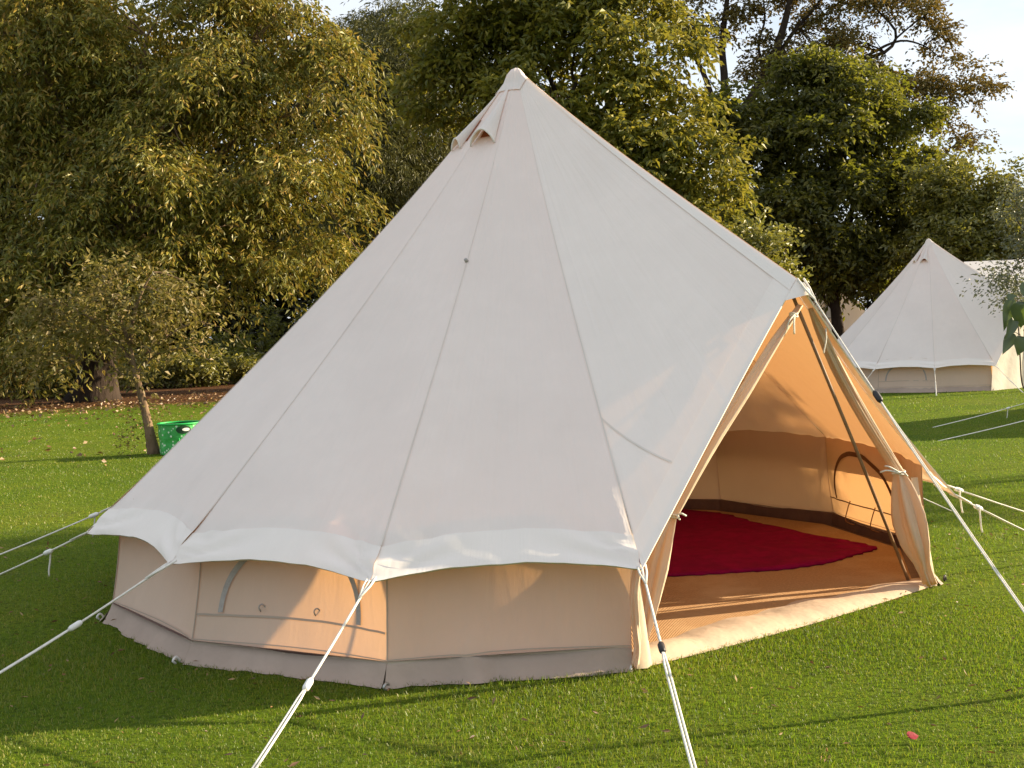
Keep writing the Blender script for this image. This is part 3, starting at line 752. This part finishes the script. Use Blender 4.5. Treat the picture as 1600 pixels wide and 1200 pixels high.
def make_tree(name, label, cat, base, blobs, lmat, bark, seed, n_spray, per=14, L=.8, leaf=.2, lw=.4, droop=.4, hang=.6, r0=.3, fork=None, limbs=7, group='trees round the lawn',
              trunk_pts=None, limb_list=None, shell=.55, spread=.5, jitter=.28, zmin=.2, extra=None, twigs=0, clump=.8, per_clump=16, limb_mat=None):
    lb = limb_mat or bark; rng = np.random.default_rng(seed); base = np.asarray(base, float)
    root = empty(name, base, label, cat, group)
    allc = np.mean([b[0] for b in blobs], 0)
    if trunk_pts is None:
        top = np.array([base[0] * .4 + allc[0] * .6, base[1] * .4 + allc[1] * .6, fork if fork else allc[2] * .8])
        trunk_pts = limb_path(rng, base - np.array([0, 0, .1]), top, .02, 10, 0)
    tp = curve(trunk_pts, 16); h = np.linspace(0, 1, 16)
    rad = r0 * (1 - .62 * h) + r0 * .55 * np.exp(-h * 14)
    V, f = tube_data(tp, rad, 12, True, 3, .07, 1, seed); tr = mesh('trunk', V, f, bark, root)
    tips = []
    if limb_list:
        for pts, ra, rb in limb_list:
            P = curve(pts, 14); V, f = tube_data(P, np.linspace(ra, rb, 14), 7); mesh('limb', V, f, lb, root); tips += [P[5], P[9], P[13]]
    else:
        order = sorted(range(len(blobs)), key=lambda i: -blobs[i][1][0] * blobs[i][1][2])[:limbs]
        for i in order:
            c, R = blobs[i]; st = tp[rng.integers(7, 15)]; en = c + rng.normal(0, .2, 3) * R
            P = limb_path(rng, st, en, .05, 10, .08); V, f = tube_data(P, np.linspace(r0 * .38, r0 * .07, 10), 7); mesh('limb', V, f, lb, root); tips += [P[5], P[7], P[9]]
    pos, dr = sprays(rng, blobs, n_spray, per, L, leaf, lw, droop, shell, spread, jitter, zmin, hang, clump, per_clump)
    if twigs:
        tb = MB(); tips_ = np.array(tips)
        for q in pos[rng.choice(len(pos), twigs)]:
            st = tips_[np.argmin(((tips_ - q) ** 2).sum(1))]; P = limb_path(rng, st, q, .06, 6, .03); tb.add(*tube_data(P, np.linspace(r0 * .07, r0 * .02, 6), 4, False))
        tag(tb.build('twigs', lb, root), kind='stuff')
    V, F = leaves(rng, pos, dr, leaf, lw); mesh('crown', V, F, lmat, root, False)
    return root

def B(lst, y, depth=.75): return [pblob(*b, y, depth) if len(b) == 4 else pblob(*b[:4], y + b[4], depth) for b in lst]

y = 34.0; g = at(125, 600, y)
make_tree('chestnut_tree', 'largest tree at the left with drooping golden green leaves down to the ground', 'tree', (g[0], y + 1, 0),
          B([(60, 80, 150, 150), (230, 40, 150, 120), (390, 80, 120, 110), (470, 150, 80, 130), (140, 210, 130, 110, 1), (300, 200, 130, 100, -1), (440, 270, 90, 70, -1), (60, 330, 110, 90, -1), (220, 330, 110, 90, -2), (370, 340, 110, 70, -1), (480, 330, 65, 70),
             (110, 430, 120, 70, -2), (330, 420, 100, 60), (470, 420, 60, 50, 1), (60, 510, 80, 70, -2), (-60, 250, 120, 250), (-70, 480, 90, 100), (180, 470, 90, 50, -1)], y, .55),
          L_CHEST, BARK, 11, 8200, 17, .85, .205, .32, .8, 1.1, .55, fork=6.0, limbs=14, shell=.22, jitter=.34, zmin=.9, twigs=90, clump=.85, per_clump=32, limb_mat=BARKL)
y = 52.0; g = at(585, 600, y)
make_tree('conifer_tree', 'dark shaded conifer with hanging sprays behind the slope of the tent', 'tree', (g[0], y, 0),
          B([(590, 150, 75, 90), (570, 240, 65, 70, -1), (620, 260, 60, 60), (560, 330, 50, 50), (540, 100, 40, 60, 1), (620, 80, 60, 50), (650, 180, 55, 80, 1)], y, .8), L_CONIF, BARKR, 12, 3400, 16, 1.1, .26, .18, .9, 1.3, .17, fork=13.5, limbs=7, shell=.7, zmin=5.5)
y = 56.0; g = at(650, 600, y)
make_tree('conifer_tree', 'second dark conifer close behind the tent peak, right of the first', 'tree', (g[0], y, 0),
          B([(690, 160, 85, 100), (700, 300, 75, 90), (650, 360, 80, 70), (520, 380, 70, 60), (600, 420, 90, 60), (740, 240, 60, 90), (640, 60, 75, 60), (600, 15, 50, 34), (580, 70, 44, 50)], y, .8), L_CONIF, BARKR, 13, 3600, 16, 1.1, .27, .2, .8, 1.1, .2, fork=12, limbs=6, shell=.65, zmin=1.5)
y = 43.0; g = at(900, 600, y)
make_tree('maple_tree', 'sunlit yellow green broadleaf tree rising behind the tent peak', 'tree', (g[0], y, 0),
          B([(760, 60, 90, 80), (870, 20, 110, 70), (980, 60, 90, 90), (860, 140, 110, 80), (980, 190, 95, 90), (1050, 260, 75, 70), (1090, 310, 48, 45), (900, 270, 100, 70), (1000, 330, 90, 60), (690, 90, 60, 60, 1), (730, 160, 60, 60, 1), (790, -60, 120, 60), (960, -50, 100, 60)], y, .75),
          L_MAPLE, BARK, 14, 4300, 13, .85, .28, .5, .5, .6, .4, fork=6, limbs=8, shell=.4, jitter=.36, zmin=2.0, twigs=60, per_clump=24)
# tall open tree whose branches show against the sky
y = 65.0; b0 = at(1135, 560, y); pa = lambda px, py, dy=0: at(px, py, y + dy)
tall = [([pa(1130, 200), pa(1132, 130), pa(1128, 70), pa(1135, 10), pa(1140, -50)], .26, .10), ([pa(1125, 200), pa(1105, 130), pa(1080, 80), pa(1050, 45)], .20, .05), ([pa(1110, 190), pa(1085, 150), pa(1055, 125), pa(1030, 110)], .12, .03),
        ([pa(1150, 190, -.5), pa(1200, 110, -.5), pa(1222, 50, -.5), pa(1235, 0, -.5), pa(1250, -60)], .26, .14), ([pa(1205, 105, -.5), pa(1240, 50), pa(1275, 10), pa(1300, -30)], .14, .05), ([pa(1195, 115, -.6), pa(1185, 70), pa(1195, 30), pa(1190, -20)], .10, .03),
        ([pa(1240, 110), pa(1330, 95), pa(1385, 80), pa(1400, 50), pa(1370, 15), pa(1350, -10)], .14, .03), ([pa(1340, 95), pa(1400, 65), pa(1440, 70), pa(1470, 90)], .09, .02), ([pa(1360, 100), pa(1420, 120), pa(1490, 140), pa(1530, 130)], .10, .02), ([pa(1250, 160), pa(1400, 160), pa(1470, 180), pa(1500, 225)], .10, .02),
        ([pa(1400, 60), pa(1430, 35), pa(1460, 15)], .06, .02)]
make_tree('tall_tree', 'tall open tree with bare dark limbs against the sky at upper right', 'tree', (b0[0], y, 0),
          B([(1055, 40, 40, 24), (1090, 8, 38, 22), (1050, 92, 30, 18), (1040, 128, 28, 14), (1145, 55, 30, 26), (1170, 20, 32, 24), (1215, 70, 36, 24), (1190, 115, 34, 18), (1275, 30, 34, 26), (1300, 75, 40, 20), (1335, 55, 34, 16), (1345, 12, 40, 20), (1395, 6, 34, 18), (1435, 25, 30, 26), (1462, 55, 26, 26),
             (1478, 95, 26, 24), (1440, 140, 40, 18), (1490, 150, 30, 20), (1533, 128, 26, 20), (1460, 190, 36, 22), (1497, 222, 22, 22), (1400, 115, 30, 14), (1260, -30, 90, 25), (1110, 150, 30, 16), (1080, 60, 24, 14), (1360, 110, 30, 14), (1240, 100, 28, 14)], y, .9),
          L_OPEN, BARK, 15, 2500, 11, .7, .24, .5, .35, .5, .5, trunk_pts=[(b0[0], y, -.1), pa(1134, 420), pa(1130, 300), pa(1130, 190)], limb_list=tall, shell=.9, jitter=.35, zmin=3, twigs=140)
y = 54.0; g = at(1313, 560, y)
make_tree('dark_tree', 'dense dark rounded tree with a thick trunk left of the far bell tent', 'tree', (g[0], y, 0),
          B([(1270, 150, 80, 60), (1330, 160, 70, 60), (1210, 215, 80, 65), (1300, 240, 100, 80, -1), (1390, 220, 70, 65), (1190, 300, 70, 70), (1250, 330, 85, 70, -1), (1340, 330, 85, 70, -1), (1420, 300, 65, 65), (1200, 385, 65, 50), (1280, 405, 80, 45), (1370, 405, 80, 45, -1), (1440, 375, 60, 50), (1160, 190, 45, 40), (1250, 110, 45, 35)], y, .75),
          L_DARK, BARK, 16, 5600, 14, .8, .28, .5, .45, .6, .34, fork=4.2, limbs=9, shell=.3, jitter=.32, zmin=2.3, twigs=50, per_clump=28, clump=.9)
y = 50.0; g = at(1520, 500, y)
make_tree('small_tree', 'olive green bushy tree rising behind the far bell tent', 'tree', (g[0], y, 0),
          B([(1500, 300, 55, 55), (1470, 370, 50, 60), (1540, 340, 55, 55), (1510, 390, 60, 45), (1580, 370, 45, 50), (1560, 290, 25, 28), (1620, 390, 60, 60)], y, .8), L_SHRUB, BARK, 17, 2000, 14, .7, .23, .5, .4, .5, .2, fork=3, limbs=5, shell=.6, zmin=.8)
y = 22.5; g = at(1650, 600, y)
make_tree('sparse_tree', 'sparse grey green tree leaning in at the right edge', 'tree', (g[0], y, 0),
          B([(1585, 285, 24, 26), (1600, 330, 30, 40), (1610, 390, 34, 40), (1588, 430, 40, 22), (1560, 432, 26, 16), (1580, 445, 24, 18), (1650, 330, 60, 80), (1600, 465, 30, 14)], y, .8), L_GREY, BARKP, 18, 560, 10, .40, .085, .45, .3, .4, .06, fork=3.4, limbs=6, shell=.9, zmin=1, twigs=40, clump=.25, per_clump=8)
y = 30.0; g = at(1195, 600, y)
make_tree('young_shrub', 'young sunlit shrub in front of the dark rounded tree', 'shrub', (g[0], y, 0),
          B([(1190, 375, 38, 26), (1165, 395, 22, 22), (1225, 365, 14, 24), (1200, 430, 50, 40), (1235, 400, 18, 24)], y, .8), L_SHRUB, BARKP, 19, 300, 11, .42, .14, .55, .1, .1, .05, fork=2.2, limbs=5, shell=.9, zmin=.4, clump=.25, per_clump=8, group='shrubs at the wood edge', twigs=20)
# unseen tree past the right edge, added to shade the near tent's back
make_tree('shade_tree', 'small unseen round tree past the right edge, put there to shade the near tent', 'tree', (14.0, 12.6, 0),
          [(np.array([14.0, 12.3, 4.4]), np.array([1.2, .9, 1.1])), (np.array([14.3, 12.7, 5.4]), np.array([1.1, .9, 1.0])), (np.array([13.8, 13.2, 4.6]), np.array([.9, .8, 1.1]))], L_MAPLE, BARK, 22, 1000, 12, .5, .14, .5, .4, .5, .10, fork=3.2, limbs=3, shell=.9, clump=.4, per_clump=12, zmin=2)
# leaning sapling on the lawn
y = ground(242, 709)[1]; b0 = ground(242, 709); pa = lambda px, py, dy=0: at(px, py, y + dy)
make_tree('sapling', 'small leaning tree with thin crown on the left lawn beside the green bin', 'tree', b0,
          B([(95, 470, 55, 36), (170, 455, 65, 34), (255, 470, 60, 34), (320, 505, 36, 30), (75, 530, 40, 34), (150, 520, 60, 34), (230, 520, 55, 30), (290, 545, 40, 24), (90, 575, 34, 20), (190, 575, 40, 20), (185, 420, 40, 24), (60, 490, 30, 24)], y, .85),
          L_SAPL, BARKL, 20, 420, 10, .34, .095, .5, .35, .45, .075, trunk_pts=[b0 - np.array([0, 0, .05]), pa(232, 665), pa(220, 615), pa(210, 575), pa(200, 530)],
          limb_list=[([pa(212, 585), pa(235, 560), pa(265, 548), pa(300, 542)], .03, .008), ([pa(208, 570), pa(170, 520), pa(130, 490), pa(90, 470)], .035, .008), ([pa(203, 540), pa(210, 490), pa(225, 450), pa(240, 425)], .035, .008), ([pa(200, 530), pa(180, 480), pa(170, 440)], .03, .008),
                     ([pa(215, 600), pa(190, 585), pa(170, 570), pa(130, 560)], .025, .006), ([pa(225, 555), pa(270, 520), pa(310, 500)], .02, .006)], shell=.95, zmin=.7, twigs=90, clump=.20, per_clump=4, group='trees round the lawn')
# low shoots round its foot
y2 = b0[1]; rng = np.random.default_rng(3)
make_tree('low_shoots', 'thin leafy shoots springing up round the foot of the leaning sapling', 'shoots', b0 + np.array([-.12, .1, 0]),
          B([(232, 650, 12, 40), (205, 665, 16, 30), (195, 640, 8, 40), (250, 640, 8, 30)], y2, 1), L_SAPL, BARKP, 21, 42, 8, .16, .05, .5, .2, .2, .012, fork=.5, limbs=4, shell=.95, zmin=.03, clump=.08, per_clump=3, group='shrubs at the wood edge')
# undergrowth at the wood edge, shrub by shrub
under = [(300, 575, 70, 26, 44), (390, 570, 70, 30, 46), (215, 570, 60, 28, 45), (130, 575, 60, 40, 39), (60, 570, 60, 36, 40), (-20, 575, 60, 40, 41), (460, 520, 70, 60, 50), (350, 545, 60, 30, 50), (560, 470, 80, 60, 52)]
descr = ['low green shrub on the bank behind the green bin', 'dark low shrub beside the left slope of the tent', 'low shrub behind the crown of the leaning sapling', 'shrub round the foot of the largest left tree', 'shrub in deep shade at the left wood edge', 'shrub at the left edge of the picture under the trees', 'dark tall shrub behind the left slope of the tent', 'dark shrub on the bank behind the low green one', 'shaded shrub high behind the tent slope']
for i, ((a, b, rx, ry, yy), ds) in enumerate(zip(under, descr)):
    c = at(a, b, yy); s = ppm(yy); h = max(.5, c[2])
    make_tree('wood_edge_shrub', ds, 'shrub', (c[0], yy, 0), [(np.array([c[0] + o_ * rx / s * .5, yy + .2 * o_, h * (.75 + .15 * abs(o_))]), np.array([rx / s * .6, rx / s * .5, h * .75])) for o_ in (-1, 0, 1)],
              L_DARK if i in (1, 4, 6, 7, 8) else L_SHRUB, BARK, 30 + i, 330, 11, .5, .19, .5, .2, .3, .05, fork=h * .5, limbs=3, shell=.7, zmin=.05, clump=.3, per_clump=10, group='shrubs at the wood edge')
# the wood behind: one mass of leaves, coloured near black for its inner shade
rng = np.random.default_rng(50)
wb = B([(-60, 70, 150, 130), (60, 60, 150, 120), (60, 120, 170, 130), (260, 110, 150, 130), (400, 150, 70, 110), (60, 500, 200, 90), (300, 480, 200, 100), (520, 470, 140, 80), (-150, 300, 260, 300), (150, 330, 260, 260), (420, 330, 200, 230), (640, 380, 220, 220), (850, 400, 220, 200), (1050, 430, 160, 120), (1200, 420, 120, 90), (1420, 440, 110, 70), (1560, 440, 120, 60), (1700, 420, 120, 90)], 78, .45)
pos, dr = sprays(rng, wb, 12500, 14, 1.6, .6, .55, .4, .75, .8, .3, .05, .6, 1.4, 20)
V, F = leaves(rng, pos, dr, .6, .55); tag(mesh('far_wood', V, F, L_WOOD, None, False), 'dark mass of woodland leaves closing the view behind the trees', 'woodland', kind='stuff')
# heart-leaved sapling just outside the right edge, its twig hangs into view
y = 4.6; b0 = ground(1668, 1110); b0 = np.array([at(1668, 1000, y)[0], y, 0]); pa = lambda px, py, dy=0: at(px, py, y + dy)
rt = empty('lime_sapling', b0, 'heart leaved twig of a young lime hanging in at the right edge', 'sapling')
st = curve([b0, pa(1662, 800), pa(1648, 650), pa(1640, 520), pa(1630, 440), pa(1622, 380)], 20); tube('trunk', st, np.linspace(.016, .005, 20), BARKP, rt, 8)
tw = curve([pa(1640, 620), pa(1607, 612), pa(1597, 598), pa(1594, 560), pa(1592, 520), pa(1589, 490), pa(1590, 470)], 24); tube('twig', tw, np.linspace(.0036, .0018, 24), BARKP, rt, 6)
def heart(p, d, nrm, L, Wd):
    d = d / np.linalg.norm(d); nrm = nrm - d * np.dot(nrm, d); nrm /= np.linalg.norm(nrm); sd = np.cross(d, nrm)
    ys = [0, -.06, .06, .25, .48, .7, .87, 1.0]; ws = [0.0, .22, .40, .50, .44, .28, .11, 0.0]; V = []; 
    for yy_, w_ in zip(ys, ws):
        for sx in (-1, -.5, 0, .5, 1):
            V.append(p + d * L * yy_ + sd * sx * w_ * Wd + nrm * (.12 * Wd * abs(sx) * w_ * 2 - .16 * L * yy_ ** 2 + .02 * Wd * math.sin(yy_ * 20) * abs(sx)))
    return V, grid_faces(8, 5)
lv = [(1579, 468, 1571, 516, 20), (1585, 499, 1574, 531, 18), (1600, 474, 1594, 513, 38), (1581, 522, 1569, 551, 19), (1595, 527, 1593, 556, 29), (1574, 466, 1588, 461, 12), (1612, 440, 1618, 480, 46), (1640, 560, 1630, 600, 44), (1650, 420, 1660, 460, 46), (1630, 380, 1622, 420, 40), (1655, 640, 1668, 690, 44), (1645, 480, 1655, 525, 46)]
for j, (a, b, c_, d_, wpx) in enumerate(lv):
    p = pa(a, b, -.02 * (j % 3)); e = pa(c_, d_, -.03 - .02 * (j % 2)); nrm = np.array([.4 * math.sin(j * 2.1), -1, .45]); V, f = heart(p, e - p, nrm, np.linalg.norm(e - p), wpx / ppm(y)); mesh('leaf', V, f, L_HEART, rt)
    near_ = (tw if a < 1615 else st); q0 = near_[np.argmin(((near_ - p) ** 2).sum(1))]; tube('leaf_stalk', curve([q0, (q0 + p) / 2 + np.array([0, 0, .008]), p], 6), .0012, BARKP, rt, 5)

# ------------------------------------------------------------------ grass, leaf litter
rng = np.random.default_rng(99)
tent_xy = np.array([p[:2] for p in T.base])
def inside_tent(P, poly, grow=0.0):
    c = poly.mean(0); Q = c + (poly - c) * (1 + grow); ins = np.zeros(len(P), bool); j = len(Q) - 1
    for i in range(len(Q)):
        a, b = Q[i], Q[j]; m = ((a[1] > P[:, 1]) != (b[1] > P[:, 1])) & (P[:, 0] < (b[0] - a[0]) * (P[:, 1] - a[1]) / (b[1] - a[1] + 1e-12) + a[0]); ins ^= m; j = i
    return ins
def lump2(x, y): return .5 + .25 * np.sin(x * 2.1 + 1.3 * np.sin(y * 1.7)) + .25 * np.sin(y * 2.7 + 1.1 * np.sin(x * 2.3 + 2))
def blades(n, y0, y1, h, wd, seg):
    yy = np.sqrt(rng.uniform(y0 ** 2, y1 ** 2, n)); xx = rng.uniform(-1, 1, n) * (yy * .50 + .8); P = np.stack([xx, yy], 1)
    keep = ~inside_tent(P, tent_xy, -.002)
    for t in (far, side): keep &= ~inside_tent(P, np.array([p[:2] for p in t.base]))
    keep &= (yy - .55 * xx) < 33 + 2 * np.sin(xx)
    keep &= rng.random(n) < .45 + .55 * lump2(xx * 1.8, yy * 1.8); P = P[keep]; n = len(P)
    a = rng.uniform(0, 2 * np.pi, n); d = np.stack([np.cos(a), np.sin(a), 0 * a], 1); sd = np.stack([-np.sin(a), np.cos(a), 0 * a], 1)
    a2 = rng.uniform(0, 2 * np.pi, n); ld = np.stack([np.cos(a2), np.sin(a2), 0 * a2], 1)
    H = h * rng.uniform(.5, 1.35, n) * (.65 + .6 * lump2(P[:, 0], P[:, 1])); lean = rng.uniform(.1, 1.1, n); W = wd * rng.uniform(.6, 1.3, n)
    b = np.concatenate([P, np.zeros((n, 1)) - .003], 1); z = np.array([0, 0, 1.0])
    tip = b + (z * np.cos(lean)[:, None] + ld * np.sin(lean)[:, None]) * H[:, None]
    if seg == 1:
        V = np.stack([b - sd * W[:, None] / 2, b + sd * W[:, None] / 2, tip], 1).reshape(-1, 3); return V, (np.arange(n)[:, None] * 3 + [0, 1, 2])
    mid_ = b + (z * np.cos(lean * .45)[:, None] + ld * np.sin(lean * .45)[:, None]) * (H * .55)[:, None]
    V = np.stack([b - sd * W[:, None] / 2, b + sd * W[:, None] / 2, mid_ + sd * W[:, None] * .42, mid_ - sd * W[:, None] * .42, tip], 1).reshape(-1, 3)
    q_ = np.arange(n)[:, None] * 5; return V, np.concatenate([q_ + [0, 1, 2], q_ + [0, 2, 3], q_ + [3, 2, 4]], 1).reshape(-1, 3)
parts = [blades(260000, 3.5, 6.2, .022, .0030, 2), blades(240000, 6.2, 10, .022, .0048, 1), blades(160000, 10, 18, .024, .009, 1), blades(100000, 18, 34, .028, .017, 1)]
Vs, Fs, o_ = [], [], 0
for V, F in parts: Vs.append(V); Fs.append(F + o_); o_ += len(V)
tag(mesh('grass', np.vstack(Vs), np.vstack(Fs), GRASS, None, False), 'short mown grass covering the lawn', 'grass', kind='stuff')
# fallen leaves along the wood edge
LITTER = leafmat('litter_leaf', [(.08, .034, .014), (.15, .07, .025), (.22, .125, .045), (.28, .19, .08)], [(.2, .1, .03), (.3, .2, .06)], .1, .05)
n = 5200; xx = rng.uniform(-19, 1, n); yy = 33.5 + .55 * xx * .0 + rng.normal(0, 3.2, n); yy = np.where(rng.random(n) < .10, rng.uniform(15, 32, n), yy + .55 * (xx + 8) * 1.0)
k = (yy > 14) & (yy < 50); xx, yy = xx[k], yy[k]; n = len(xx)
pos = np.stack([xx, yy, np.full(n, .03)], 1); dr = unit(np.stack([rng.normal(size=n), rng.normal(size=n), rng.normal(0, .25, n)], 1))
V, F = leaves(rng, pos, dr, .085, .7, .1); tag(mesh('leaf_litter', V, F, LITTER, None, False), 'fallen brown leaves strewn along the wood edge', 'fallen leaves', kind='stuff')
n = 900; yy = np.sqrt(rng.uniform(3.6 ** 2, 9 ** 2, n)); xx = rng.uniform(-1, 1, n) * (yy * .48 + .4); P = np.stack([xx, yy], 1); k = ~inside_tent(P, tent_xy, .01); P = P[k]; n = len(P)
pos = np.concatenate([P, np.full((n, 1), .028)], 1); dr = unit(np.stack([rng.normal(size=n), rng.normal(size=n), rng.normal(0, .3, n)], 1))
V, F = leaves(rng, pos, dr, .035, .3, .1); tag(mesh('grass_clippings', V, F, LITTER, None, False), 'dry clippings and bits of straw caught in the grass', 'clippings', kind='stuff')
RED = solid('red_leaf', (.30, .02, .03), (.2, .015, .02), 30, .6)
p = ground(1429, 1151, .045); V, f = heart(p - np.array([.02, 0, 0]), np.array([1, .3, .1]), np.array([.1, -.5, 1]), .042, .04)
tag(mesh('fallen_leaf', V, f, RED), 'single red fallen leaf lying in the grass at lower right', 'leaf')
